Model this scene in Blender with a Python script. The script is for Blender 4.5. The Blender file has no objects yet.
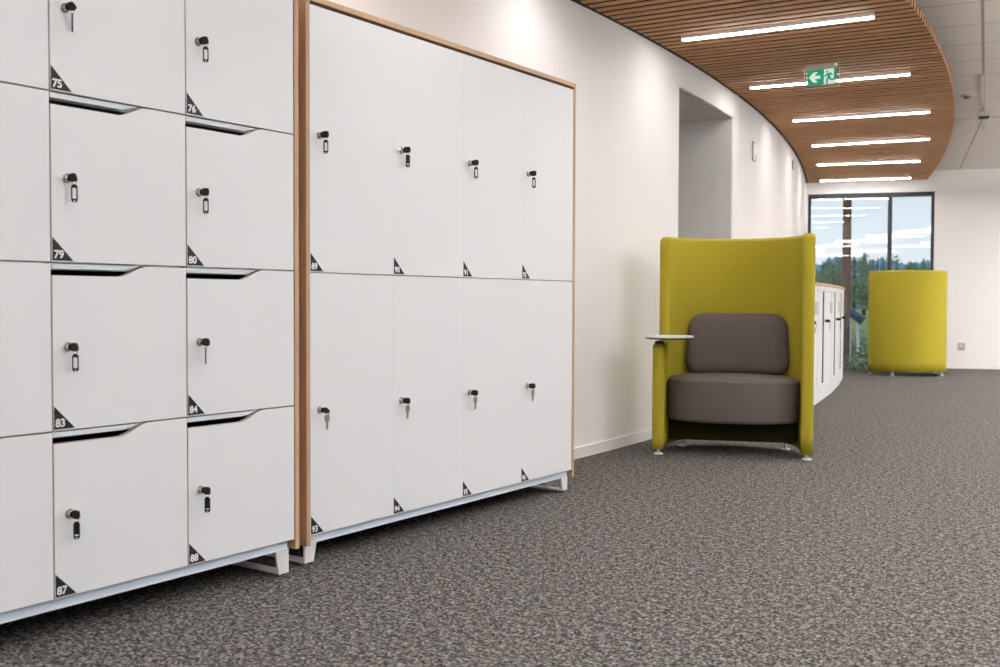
import bpy, bmesh, math, random
from mathutils import Vector, Matrix
random.seed(7)
S = bpy.context.scene
COL = S.collection
PI = math.pi
H = 0.842                     # eye height

# ------------------------------------------------------------------ materials
def mat(name, color, rough=0.5, metal=0.0, spec=0.5, coat=0.0):
    m = bpy.data.materials.new(name); m.use_nodes = True
    b = m.node_tree.nodes['Principled BSDF']
    b.inputs['Base Color'].default_value = (*color, 1)
    b.inputs['Roughness'].default_value = rough
    b.inputs['Metallic'].default_value = metal
    b.inputs['Specular IOR Level'].default_value = spec
    b.inputs['Coat Weight'].default_value = coat
    return m

def N(m, t, **kw):
    n = m.node_tree.nodes.new(t)
    for k, v in kw.items(): setattr(n, k, v)
    return n
def L(m, a, b): m.node_tree.links.new(a, b)
def bsdf(m): return m.node_tree.nodes['Principled BSDF']

def ramp(m, stops):
    r = N(m, 'ShaderNodeValToRGB')
    el = r.color_ramp.elements
    while len(el) < len(stops): el.new(0.5)
    for e, (p, c) in zip(el, stops):
        e.position = p; e.color = (*c, 1)
    return r

def noise(m, scale, detail=3, rough=0.5, coord='Object', stretch=(1, 1, 1)):
    tc = N(m, 'ShaderNodeTexCoord'); mp = N(m, 'ShaderNodeMapping')
    mp.inputs['Scale'].default_value = stretch
    L(m, tc.outputs[coord], mp.inputs['Vector'])
    n = N(m, 'ShaderNodeTexNoise')
    n.inputs['Scale'].default_value = scale
    n.inputs['Detail'].default_value = detail
    n.inputs['Roughness'].default_value = rough
    L(m, mp.outputs['Vector'], n.inputs['Vector'])
    return n

def bump(m, src, strength=0.2, dist=0.002):
    b = N(m, 'ShaderNodeBump')
    b.inputs['Strength'].default_value = strength
    b.inputs['Distance'].default_value = dist
    L(m, src, b.inputs['Height']); L(m, b.outputs['Normal'], bsdf(m).inputs['Normal'])

def noisy(name, stops, scale, detail=3, nrough=0.6, rough=0.8, stretch=(1, 1, 1), bmp=0.0, bdist=0.002, spec=0.3):
    m = mat(name, (0.5, 0.5, 0.5), rough, spec=spec)
    n = noise(m, scale, detail, nrough, stretch=stretch)
    r = ramp(m, stops)
    L(m, n.outputs['Fac'], r.inputs['Fac']); L(m, r.outputs['Color'], bsdf(m).inputs['Base Color'])
    if bmp: bump(m, n.outputs['Fac'], bmp, bdist)
    return m

def emis(name, color, strength):
    m = mat(name, (0.8, 0.8, 0.8), 0.5)
    bsdf(m).inputs['Emission Color'].default_value = (*color, 1)
    bsdf(m).inputs['Emission Strength'].default_value = strength
    return m

M = {}
M['wall'] = noisy('wall paint', [(0.3, (0.775, 0.76, 0.755)), (0.7, (0.795, 0.78, 0.775))], 60, 4, rough=0.7, bmp=0.05, bdist=0.0006)
M['trim'] = mat('white trim paint', (0.80, 0.78, 0.76), 0.45)
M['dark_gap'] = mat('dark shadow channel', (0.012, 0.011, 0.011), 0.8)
M['white'] = noisy('white melamine', [(0.3, (0.765, 0.78, 0.805)), (0.7, (0.78, 0.795, 0.82))], 300, 2, rough=0.42, bmp=0.04, bdist=0.0003, spec=0.35)
M['edge'] = mat('beige edge band', (0.50, 0.42, 0.36), 0.6)
M['inner'] = mat('dark inner lining', (0.02, 0.02, 0.022), 0.9)
M['oak'] = noisy('oak veneer', [(0.25, (0.44, 0.28, 0.17)), (0.75, (0.54, 0.36, 0.23))], 9, 6, 0.65, rough=0.5, stretch=(6, 6, 0.6), bmp=0.06, bdist=0.0006)
M['oak_h'] = noisy('oak veneer lengthwise', [(0.25, (0.46, 0.295, 0.18)), (0.75, (0.56, 0.375, 0.24))], 9, 6, 0.65, rough=0.5, stretch=(6, 0.6, 6), bmp=0.06, bdist=0.0006)
M['rail'] = mat('pale blue grey metal', (0.58, 0.67, 0.77), 0.4, 0.1)
M['strip'] = mat('pale shelf edge', (0.72, 0.78, 0.84), 0.5)
M['legwhite'] = mat('white powder coat', (0.74, 0.74, 0.75), 0.4)
M['chrome'] = mat('chrome', (0.46, 0.41, 0.37), 0.15, 1.0)
M['nickel'] = mat('key nickel', (0.45, 0.40, 0.35), 0.35, 0.9)
M['black'] = mat('black plastic', (0.006, 0.0055, 0.006), 0.45, spec=0.25)
M['paper'] = mat('paper insert', (0.75, 0.74, 0.76), 0.6)
M['sticker'] = mat('charcoal vinyl', (0.011, 0.015, 0.021), 0.5, spec=0.25)
M['numwhite'] = mat('white print', (0.85, 0.85, 0.85), 0.5)
M['slat'] = noisy('walnut slats', [(0.2, (0.33, 0.175, 0.078)), (0.5, (0.49, 0.265, 0.125)), (0.8, (0.65, 0.37, 0.185))], 5, 6, 0.7, rough=0.6, stretch=(1.2, 9, 9), spec=0.2)
M['lampbody'] = mat('white lamp housing', (0.75, 0.75, 0.75), 0.4)
M['lamp'] = emis('lamp diffuser', (1.0, 0.965, 0.945), 74)
M['lamp_o'] = emis('office fill lamp diffuser', (1.0, 0.97, 0.955), 90)
M['lamp_up_fill'] = emis('added uplight', (1.0, 0.96, 0.92), 130)  # upward glow added to brighten the ceiling tiles
M['lime'] = noisy('lime wool felt', [(0.28, (0.295, 0.245, 0.022)), (0.72, (0.46, 0.385, 0.042))], 260, 4, 0.75, rough=0.95, bmp=0.25, bdist=0.0012, spec=0.1)
M['greyfab'] = noisy('grey brown fabric', [(0.3, (0.082, 0.068, 0.064)), (0.7, (0.138, 0.117, 0.112))], 330, 4, 0.75, rough=0.95, bmp=0.3, bdist=0.0012, spec=0.1)
M['seat_shade'] = mat('under-seat shade', (0.022, 0.019, 0.006), 0.95, spec=0.05)  # near-black tone painted in for the shade below the seat
M['blue_black'] = mat('anthracite frame', (0.012, 0.016, 0.024), 0.4)
M['silver'] = mat('brushed steel', (0.36, 0.32, 0.28), 0.4, 0.7)
M['detector'] = mat('off white plastic', (0.55, 0.52, 0.48), 0.5)
M['green'] = emis('sign green', (0.0, 0.23, 0.11), 0.8)
bsdf(M['green']).inputs['Base Color'].default_value = (0.0, 0.25, 0.13, 1)
M['signwhite'] = emis('sign white', (0.85, 1.0, 0.95), 0.45)
M['led'] = emis('green led', (0.2, 1.0, 0.25), 2.5)
M['red'] = mat('red mark', (0.35, 0.02, 0.02), 0.5)
M['grey'] = mat('mid grey', (0.22, 0.20, 0.19), 0.5)
M['ltgrey'] = mat('light grey grip', (0.52, 0.52, 0.53), 0.5)
M['bark'] = noisy('bark', [(0.3, (0.05, 0.035, 0.025)), (0.7, (0.12, 0.09, 0.065))], 8, 4, rough=0.9)
M['lawn'] = noisy('grass', [(0.3, (0.10, 0.18, 0.06)), (0.7, (0.24, 0.33, 0.14))], 0.6, 6, 0.7, rough=0.95)
M['leaf'] = noisy('hazed broad leaves', [(0.3, (0.15, 0.24, 0.17)), (0.7, (0.32, 0.42, 0.29))], 1.6, 6, 0.7, rough=0.9)  # paled and blued for distance haze, likewise the next two
M['leaf2'] = noisy('hazed yellow green leaves', [(0.3, (0.17, 0.23, 0.12)), (0.7, (0.34, 0.39, 0.22))], 1.6, 6, 0.7, rough=0.9)
M['conifer'] = noisy('hazed conifer needles', [(0.3, (0.09, 0.16, 0.16)), (0.7, (0.16, 0.26, 0.25))], 1.6, 6, 0.7, rough=0.9)
M['forest'] = noisy('hazed far forest', [(0.3, (0.16, 0.30, 0.42)), (0.7, (0.25, 0.40, 0.52))], 0.25, 6, 0.7, rough=0.95)  # atmospheric blue haze mixed into the tree colour
M['post'] = noisy('weathered wood post', [(0.3, (0.12, 0.075, 0.055)), (0.7, (0.22, 0.145, 0.11))], 10, 5, 0.6, rough=0.7, stretch=(4, 4, 0.4))
M['deck'] = noisy('terrace paving', [(0.3, (0.30, 0.31, 0.33)), (0.7, (0.42, 0.43, 0.45))], 8, 5, rough=0.9)
M['spot'] = mat('blue grey metal', (0.06, 0.10, 0.15), 0.3, 0.3)

M['slat_core'] = mat('black slat core', (0.02, 0.014, 0.011), 0.8)
# carpet: fine loop pile, mottled grey brown
def carpet():
    m = mat('mottled carpet', (0.15, 0.14, 0.13), 0.97, spec=0.08)
    a = noise(m, 105, 2, 0.7); b = noise(m, 40, 2, 0.6); c = noise(m, 2.0, 2, 0.5)
    mx = N(m, 'ShaderNodeMix', data_type='FLOAT'); mx.inputs['Factor'].default_value = 0.30
    L(m, a.outputs['Fac'], mx.inputs['A']); L(m, b.outputs['Fac'], mx.inputs['B'])
    r = ramp(m, [(0.39, (0.011, 0.011, 0.012)), (0.50, (0.074, 0.071, 0.069)), (0.61, (0.275, 0.258, 0.243))])
    L(m, mx.outputs['Result'], r.inputs['Fac'])
    L(m, r.outputs['Color'], bsdf(m).inputs['Base Color'])
    bump(m, mx.outputs['Result'], 0.7, 0.006)
    return m
M['carpet'] = carpet()

# tile ceiling: groove lines on a grid in object space
def tiles(name, sx, sy, ox, oy, wx, wy, base=(0.74, 0.69, 0.64)):
    m = mat(name, base, 0.9, spec=0.1)
    tc = N(m, 'ShaderNodeTexCoord'); sp = N(m, 'ShaderNodeSeparateXYZ')
    L(m, tc.outputs['Object'], sp.inputs[0])
    outs = []
    for ax, size, off, w in (('X', sx, ox, wx), ('Y', sy, oy, wy)):
        a = N(m, 'ShaderNodeMath', operation='SUBTRACT'); a.inputs[1].default_value = off - w / 2
        L(m, sp.outputs[ax], a.inputs[0])
        d = N(m, 'ShaderNodeMath', operation='DIVIDE'); d.inputs[1].default_value = size
        L(m, a.outputs[0], d.inputs[0])
        f = N(m, 'ShaderNodeMath', operation='FRACT'); L(m, d.outputs[0], f.inputs[0])
        l = N(m, 'ShaderNodeMath', operation='LESS_THAN'); l.inputs[1].default_value = w / size
        L(m, f.outputs[0], l.inputs[0]); outs.append(l)
    mx = N(m, 'ShaderNodeMath', operation='MAXIMUM')
    L(m, outs[0].outputs[0], mx.inputs[0]); L(m, outs[1].outputs[0], mx.inputs[1])
    c = N(m, 'ShaderNodeMix', data_type='RGBA')
    c.inputs['A'].default_value = (*base, 1); c.inputs['B'].default_value = (0.36, 0.32, 0.29, 1)
    L(m, mx.outputs[0], c.inputs['Factor'])
    L(m, c.outputs['Result'], bsdf(m).inputs['Base Color'])
    return m
M['tile_near'] = tiles('near ceiling tiles', 1.2, 0.52, 0.0, 0.0, 0.018, 0.010)
M['tile_far'] = tiles('far ceiling tiles', 1.2, 0.535, 0.0, 0.27, 0.013, 0.008)
M['tile_recess'] = tiles('recess ceiling tiles', 0.6, 0.6, 0.0, 0.22, 0.012, 0.012, (0.6, 0.58, 0.55))

def glass(name, ior=1.5, tint=(0.93, 0.97, 1.0), rough=0.0):
    m = bpy.data.materials.new(name); m.use_nodes = True
    nt = m.node_tree; nt.nodes.clear()
    o = nt.nodes.new('ShaderNodeOutputMaterial'); mix = nt.nodes.new('ShaderNodeMixShader')
    t = nt.nodes.new('ShaderNodeBsdfTransparent'); g = nt.nodes.new('ShaderNodeBsdfGlossy')
    f = nt.nodes.new('ShaderNodeFresnel'); f.inputs['IOR'].default_value = ior
    t.inputs['Color'].default_value = (*tint, 1); g.inputs['Roughness'].default_value = rough
    nt.links.new(f.outputs[0], mix.inputs[0]); nt.links.new(t.outputs[0], mix.inputs[1])
    nt.links.new(g.outputs[0], mix.inputs[2]); nt.links.new(mix.outputs[0], o.inputs[0])
    return m
M['glass'] = glass('window glass', 1.8, (0.92, 0.97, 1.0))
M['acrylic'] = glass('clear acrylic', 1.49, (0.93, 0.96, 0.95))
M['acrylic_edge'] = mat('acrylic edge', (0.75, 0.78, 0.78), 0.2)

# ------------------------------------------------------------------ mesh helpers
def quad(bm, vs, mi=0):
    f = bm.faces.new([bm.verts.new(v) for v in vs]); f.material_index = mi; return f

def box(bm, x0, x1, y0, y1, z0, z1, mi=0, mtx=None):
    c = [(x0, y0, z0), (x1, y0, z0), (x1, y1, z0), (x0, y1, z0), (x0, y0, z1), (x1, y0, z1), (x1, y1, z1), (x0, y1, z1)]
    v = [bm.verts.new(mtx @ Vector(p) if mtx else p) for p in c]
    for idx in ((3, 2, 1, 0), (4, 5, 6, 7), (0, 1, 5, 4), (1, 2, 6, 5), (2, 3, 7, 6), (3, 0, 4, 7)):
        f = bm.faces.new([v[i] for i in idx]); f.material_index = mi

def prism(bm, poly, a, b, axis='x', mi=0, side_mi=None, mtx=None):
    """poly: 2-D outline; extruded from a to b along axis (x: poly=(y,z); y: (x,z); z: (x,y))"""
    def P(p, t):
        q = {'x': (t, p[0], p[1]), 'y': (p[0], t, p[1]), 'z': (p[0], p[1], t)}[axis]
        return mtx @ Vector(q) if mtx else q
    va = [bm.verts.new(P(p, a)) for p in poly]; vb = [bm.verts.new(P(p, b)) for p in poly]
    n = len(poly)
    bm.faces.new(va[::-1]).material_index = mi
    bm.faces.new(vb).material_index = mi
    for i in range(n):
        f = bm.faces.new([va[i], va[(i + 1) % n], vb[(i + 1) % n], vb[i]])
        f.material_index = mi if side_mi is None else side_mi

def lathe(bm, prof, n=20, center=(0, 0, 0), axis='z', mi=0):
    """prof: list of (radius, height)"""
    rings = []
    for r, h in prof:
        ring = []
        for k in range(n):
            a = 2 * PI * k / n
            p = {'z': (r * math.cos(a), r * math.sin(a), h), 'x': (h, r * math.cos(a), r * math.sin(a)), 'y': (r * math.sin(a), h, r * math.cos(a))}[axis]
            ring.append(bm.verts.new(Vector(p) + Vector(center)))
        rings.append(ring)
    for A, B in zip(rings, rings[1:]):
        for k in range(n):
            bm.faces.new([A[k], A[(k + 1) % n], B[(k + 1) % n], B[k]]).material_index = mi
    bm.faces.new(rings[0][::-1]).material_index = mi
    bm.faces.new(rings[-1]).material_index = mi

def tube(bm, pts, r, n=8, mi=0, closed=False):
    pts = [Vector(p) for p in pts]; rings = []
    for i, p in enumerate(pts):
        if closed: d = pts[(i + 1) % len(pts)] - pts[i - 1]
        else: d = pts[min(i + 1, len(pts) - 1)] - pts[max(i - 1, 0)]
        d.normalize()
        u = d.cross(Vector((0, 0, 1)) if abs(d.z) < 0.95 else Vector((1, 0, 0))).normalized(); v = d.cross(u)
        rings.append([bm.verts.new(p + u * (r * math.cos(2 * PI * k / n)) + v * (r * math.sin(2 * PI * k / n))) for k in range(n)])
    prs = list(zip(rings, rings[1:])) + ([(rings[-1], rings[0])] if closed else [])
    for A, B in prs:
        for k in range(n):
            bm.faces.new([A[k], A[(k + 1) % n], B[(k + 1) % n], B[k]]).material_index = mi
    if not closed:
        bm.faces.new(rings[0][::-1]).material_index = mi; bm.faces.new(rings[-1]).material_index = mi

def rrect(w, h, r, n=6, cx=0, cy=0):
    out = []
    for (sx, sy, a0) in ((1, 1, 0), (-1, 1, PI / 2), (-1, -1, PI), (1, -1, 1.5 * PI)):
        for k in range(n + 1):
            a = a0 + PI / 2 * k / n
            out.append((cx + sx * (w / 2 - r) + r * math.cos(a), cy + sy * (h / 2 - r) + r * math.sin(a)))
    return out

def obj(name, bm, mats, parent=None, loc=(0, 0, 0), rotz=0.0, smooth=False, bevel=0.0, segs=2, label=None):
    bmesh.ops.recalc_face_normals(bm, faces=bm.faces)
    me = bpy.data.meshes.new(name); bm.to_mesh(me); bm.free()
    for m in (mats if isinstance(mats, (list, tuple)) else [mats]): me.materials.append(m)
    o = bpy.data.objects.new(name, me); COL.objects.link(o)
    o.location = loc; o.rotation_euler = (0, 0, rotz)
    if parent: o.parent = parent
    if smooth:
        for p in me.polygons: p.use_smooth = True
    if bevel:
        b = o.modifiers.new('bevel', 'BEVEL'); b.width = bevel; b.segments = segs; b.limit_method = 'ANGLE'; b.angle_limit = 0.6
        b.harden_normals = False
    if label: o['label'] = label
    return o

def thing(name, label, cat, loc=(0, 0, 0), rotz=0.0, group=None):
    o = bpy.data.objects.new(name, None); COL.objects.link(o)
    o.empty_display_size = 0.1
    o.location = loc; o.rotation_euler = (0, 0, rotz)
    o['label'] = label; o['category'] = cat
    if group: o['group'] = group
    return o
def tag(o, label, cat, group=None):
    o['label'] = label; o['category'] = cat
    if group: o['group'] = group
    return o
def struct(name, bm, mats, **kw):
    o = obj(name, bm, mats, **kw); o['kind'] = 'structure'; return o
def copy_tree(o, parent=None):
    c = o.copy(); COL.objects.link(c)
    if parent: c.parent = parent
    for ch in list(o.children): copy_tree(ch, c)
    return c
def B(): return bmesh.new()

def text_mesh(bm, body, size, mtx, mi=0, bold=0.0, space=1.0):
    cu = bpy.data.curves.new('t', 'FONT'); cu.body = body; cu.size = size; cu.offset = bold; cu.resolution_u = 3
    cu.space_character = space
    ob = bpy.data.objects.new('t', cu); COL.objects.link(ob)
    dg = bpy.context.evaluated_depsgraph_get(); dg.update()
    me = bpy.data.meshes.new_from_object(ob.evaluated_get(dg))
    vs = [bm.verts.new(mtx @ v.co) for v in me.vertices]
    for p in me.polygons:
        try: bm.faces.new([vs[i] for i in p.vertices]).material_index = mi
        except ValueError: pass
    bpy.data.objects.remove(ob); bpy.data.curves.remove(cu); bpy.data.meshes.remove(me)

# ------------------------------------------------------------------ camera
TH, PITCH, ROLL, FPX = 0.60775, 0.03112, 0.00359, 1047.656
cam = bpy.data.cameras.new('camera'); co = bpy.data.objects.new('camera', cam); COL.objects.link(co)
F0 = Vector((-math.sin(TH), math.cos(TH), 0)); R0 = Vector((math.cos(TH), math.sin(TH), 0))
F = (F0 * math.cos(PITCH) - Vector((0, 0, 1)) * math.sin(PITCH)).normalized(); U0 = R0.cross(F)
R = R0 * math.cos(ROLL) + U0 * math.sin(ROLL); U = U0 * math.cos(ROLL) - R0 * math.sin(ROLL)
mw = Matrix((R, U, -F)).transposed().to_4x4(); mw.translation = (0, 0, H)
co.matrix_world = mw
cam.sensor_width = 36; cam.lens = FPX / 1000 * 36
cam.dof.use_dof = True; cam.dof.focus_distance = 4.2; cam.dof.aperture_fstop = 5.0
cam.clip_end = 2000
S.camera = co

# ------------------------------------------------------------------ the curved wall
C3 = (0.0007451197772187154, -0.028343725888020685, 0.0230170194432747, -2.8549088782418286)
S0 = 4.414
def WX(s):
    d = max(s, S0) - 4
    return ((C3[0] * d + C3[1]) * d + C3[2]) * d + C3[3]
def WN(s):                       # unit normal into the room (x, y)
    d = s - 4
    k = 0.0 if s <= S0 else (3 * C3[0] * d + 2 * C3[1]) * d + C3[2]
    l = math.hypot(1, k); return (1 / l, -k / l)
def WP(s, off):                  # point at distance off in front of the wall
    n = WN(s); return (WX(s) + n[0] * off, s + n[1] * off)
def WA(s):                       # direction of slats and lamps, close to the wall normal
    a = math.radians(6.3 + 1.25 * (max(s, 3.0) - 5.83)); return (math.cos(a), math.sin(a))
def WQ(s, off): n = WA(s); return (WX(s) + n[0] * off, s + n[1] * off)
ZS = H + 1.57                    # underside of the slats
ZC = 2.528                       # tile ceiling
OP0, OP1, OPZ = 6.235, 7.515, H + 1.385
FP = Vector((-4.6, 13.72)); FD = Vector((0.949, 0.315)).normalized(); FN = Vector((FD.y, -FD.x))   # far wall, FN points into the room
def FW(t, off=0.0): p = FP + FD * t + FN * off; return (p.x, p.y)
def far_mtx(t, off, z):          # local x along the wall, local y out of the room, z up
    p = FW(t, off)
    return Matrix(((FD.x, -FN.x, 0, p[0]), (FD.y, -FN.y, 0, p[1]), (0, 0, 1, z), (0, 0, 0, 1)))

def wall_strip(bm, s0, s1, z0, z1, n, off=0.0, thick=0.12, mi=0):
    front, back = [], []
    for i in range(n + 1):
        s = s0 + (s1 - s0) * i / n
        a = WP(s, off); b = WP(s, off - thick)
        front.append((bm.verts.new((*a, z0)), bm.verts.new((*a, z1)))); back.append((bm.verts.new((*b, z0)), bm.verts.new((*b, z1))))
    for i in range(n):
        for q in ((front[i][0], front[i + 1][0], front[i + 1][1], front[i][1]), (back[i + 1][0], back[i][0], back[i][1], back[i + 1][1]),
                  (front[i][1], front[i + 1][1], back[i + 1][1], back[i][1]), (front[i + 1][0], front[i][0], back[i][0], back[i + 1][0])):
            bm.faces.new(q).material_index = mi
    for i in (0, n): bm.faces.new([front[i][0], front[i][1], back[i][1], back[i][0]]).material_index = mi

SE = 13.72                        # where the curved wall meets the far wall
bm = B()
wall_strip(bm, -6, OP0, 0, ZC, 60)
wall_strip(bm, OP0, OP1, OPZ, ZC, 10)
wall_strip(bm, OP1, SE, 0, ZC, 60)
struct('wall_left', bm, M['wall'])
bm = B()
wall_strip(bm, -6, OP0, 0, 0.06, 60, 0.012, 0.012)
wall_strip(bm, OP1, SE, 0, 0.06, 60, 0.012, 0.012)
struct('baseboard_left', bm, M['trim'])
bm = B()
wall_strip(bm, -6, SE, ZS - 0.002, ZS + 0.03, 120, 0.022, 0.022)
struct('trim_1', bm, M['dark_gap'])

# recess behind the opening
RX = -5.4
bm = B()
p0 = WP(OP0, -0.12); p1 = WP(OP1, -0.12)
box(bm, RX, WX(OP1) - 0.004, OP1 - 0.017, OP1 + 0.1, 0, ZC)
box(bm, RX, p0[0] + 0.02, OP0 - 0.1, OP0, 0, ZC)
box(bm, RX - 0.1, RX, OP0 - 0.1, OP1 + 0.1, 0, ZC)
struct('wall_recess', bm, M['wall'])
bm = B(); box(bm, RX, WX(OP1) + 0.012, OP1 - 0.029, OP1 - 0.017, 0, 0.06); struct('baseboard_recess', bm, M['trim'])
bm = B(); prism(bm, [(0, 0), (WX(OP0) - RX - 0.003, 0), (WX(OP1) - RX - 0.003, OP1 - OP0), (0, OP1 - OP0)], 0, 0.04, 'z')
struct('ceiling_recess', bm, M['tile_recess'], loc=(RX, OP0, OPZ - 0.004))

# floor
bm = B()
fl = FW(-1.2); fr = FW(14.4)
prism(bm, [(-6, -6), (9.1, -6), fr, fl, (-6, 13)], -0.12, 0, 'z')
struct('floor', bm, M['carpet'])

# far wall with the tall window opening
WT0, WT1, WZ = 0.005, 1.563, 2.263
bm = B()
for t0, t1, z0, z1 in ((-0.35, WT0, 0, ZC + 0.1), (WT0, WT1, WZ, ZC + 0.1), (WT1, 14.4, 0, ZC + 0.1)):
    box(bm, t0, t1, 0, 0.25, z0, z1, 0, far_mtx(0, 0, 0))
struct('wall_far', bm, M['wall'])
bm = B(); box(bm, WT1 + 0.02, 14.2, -0.012, 0, 0, 0.055, 0, far_mtx(0, 0, 0)); struct('baseboard_far', bm, M['trim'])

# window 1
win = bpy.data.objects.new('window_1', None); COL.objects.link(win); win['kind'] = 'structure'
bm = B(); fm = far_mtx(0, 0, 0)
def fbox(t0, t1, z0, z1, d0=0.03, d1=0.10): box(bm, t0, t1, d0, d1, z0, z1, 0, fm)
fbox(WT0, WT0 + 0.042, 0, WZ); fbox(WT1 - 0.035, WT1, 0, WZ); fbox(WT0 + 0.042, WT1 - 0.035, WZ - 0.055, WZ)
fbox(WT0 + 0.042, WT1 - 0.035, 0, 0.028); fbox(1.004, 1.055, 0.028, WZ - 0.055)
obj('window_frame', bm, M['blue_black'], win)
for t0, t1 in ((WT0 + 0.042, 1.004), (1.055, WT1 - 0.035)):
    bm = B()
    quad(bm, [fm @ Vector(p) for p in ((t0, 0.065, 0.028), (t1, 0.065, 0.028), (t1, 0.065, WZ - 0.055), (t0, 0.065, WZ - 0.055))])
    obj('window_pane', bm, M['glass'], win)

# other walls of the office (out of view)
bm = B(); box(bm, -6, 9.1, -6.2, -6, 0, ZC + 0.1); struct('wall_back', bm, M['wall'])
bm = B()
yr = fr[1]
box(bm, 9.0, 9.2, -6, yr, 0, 0.9); box(bm, 9.0, 9.2, -6, yr, 2.42, ZC + 0.1)
for k in range(9):
    y = -6 + (yr + 6) * k / 8
    box(bm, 9.0, 9.2, max(-6, y - 0.09), min(yr, y + 0.09), 0.9, 2.42)
struct('wall_right', bm, M['wall'])

# tile ceilings
bar0, bard = Vector((-1.90, 10.365)), Vector((1, 0.31)).normalized()
def on_bar(x): return (x, bar0.y + (x - bar0.x) * bard.y / bard.x)
def to_local(p, o, a):
    x, y = p[0] - o[0], p[1] - o[1]; c, s = math.cos(-a), math.sin(-a); return (x * c - y * s, x * s + y * c)
for nm, o_, a_, poly, mt in (
        ('ceiling', (-1.169, 6.399), math.atan(0.175), [(-3.2, -6), (9.1, -6), on_bar(9.1), on_bar(-4.2)], M['tile_near']),
        ('ceiling_far', (-1.88, 10.415), math.atan(0.249), [on_bar(-4.2), on_bar(9.1), fr, (-4.9, 13.62)], M['tile_far'])):
    bm = B(); prism(bm, [to_local(p, o_, a_) for p in poly], 0, 0.05, 'z')
    struct(nm, bm, mt, loc=(o_[0], o_[1], ZC), rotz=a_)
bm = B()
bx = bar0 - bard * 0.8
box(bm, 0, 11.4, -0.02, 0.02, -0.012, 0.0)
struct('trim_2', bm, M['detector'], loc=(bx.x, bx.y, ZC), rotz=math.atan2(bard.y, bard.x))
bm = B()
box(bm, -0.012, 0.012, -0.02, 2.7, -0.008, 0.0)
struct('trim_3', bm, M['detector'], loc=(-1.535, 8.453, ZC), rotz=math.atan(0.175) - 0.0)

# slatted wooden ceiling following the wall
SW, PIT = 1.49, 0.0875
lamp_s = [5.83 + 1.55 * k for k in range(-5, 6)]
lamp_s = [4.28 - 1.55 * 4, 4.28 - 1.55 * 3, 4.28 - 1.55 * 2, 2.73, 4.28, 5.83, 7.41, 8.96, 10.49, 11.98, 13.575]
LOFF, LLEN = 0.185, 1.105
lamp_wall_s = []
for s in lamp_s:                    # s is where the lamp starts; step back along the normal to the wall
    w = s
    for _ in range(6): w = s - WA(w)[1] * LOFF
    lamp_wall_s.append(w)
lamp_ends = [((-2.730, 5.829), (-1.634, 5.954)), ((-2.923, 7.408), (-1.812, 7.581)), ((-3.141, 8.959), (-2.059, 9.159)),
             ((-3.481, 10.494), (-2.385, 10.672)), ((-3.912, 11.975), (-2.834, 12.272)), ((-4.392, 13.575), (-3.311, 13.882))]
bm = B()
s = -5.6
def slat(bm, a, b, z, mtx):
    box(bm, a, b, -0.0285, 0.0285, z, z + 0.004, 0, mtx)
    box(bm, a, b - 0.004, -0.0275, 0.0275, z + 0.004, ZS + 0.045, 1, mtx)
    box(bm, b - 0.004, b, -0.0275, 0.0275, z + 0.004, ZS + 0.045, 0, mtx)
def inside(p): return (Vector(p) - FP).dot(FN) > 0.01
while s < 13.75:
    n = WA(s); ang = math.atan2(n[1], n[0])
    segs = [(0.018, SW)]
    for a, b in segs:
        while b > a and not inside(WQ(s, b)): b -= 0.04
        if b <= a: continue
        mtx = Matrix.Translation((WX(s), s, 0)) @ Matrix.Rotation(ang, 4, 'Z')
        dz = random.uniform(-0.0008, 0.0008)
        slat(bm, a, b, ZS + dz, mtx)
    s += PIT
# rest of the strip up to the far wall: the slats there start from the free edge only
struct('ceiling_slats', bm, [M['slat'], M['slat_core']])
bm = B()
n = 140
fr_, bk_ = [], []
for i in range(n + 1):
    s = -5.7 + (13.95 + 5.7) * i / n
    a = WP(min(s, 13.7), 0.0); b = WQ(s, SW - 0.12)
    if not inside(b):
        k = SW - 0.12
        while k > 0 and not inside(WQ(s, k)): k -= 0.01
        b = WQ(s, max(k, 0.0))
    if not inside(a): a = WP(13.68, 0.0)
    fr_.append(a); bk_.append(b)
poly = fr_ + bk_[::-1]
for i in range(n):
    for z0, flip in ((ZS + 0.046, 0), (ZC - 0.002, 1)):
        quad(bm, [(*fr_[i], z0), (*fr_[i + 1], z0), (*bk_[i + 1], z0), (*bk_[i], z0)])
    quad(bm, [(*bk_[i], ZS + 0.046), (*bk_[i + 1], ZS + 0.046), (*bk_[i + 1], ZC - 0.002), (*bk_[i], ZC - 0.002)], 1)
struct('trim_4', bm, [M['dark_gap'], M['dark_gap']])

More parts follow.
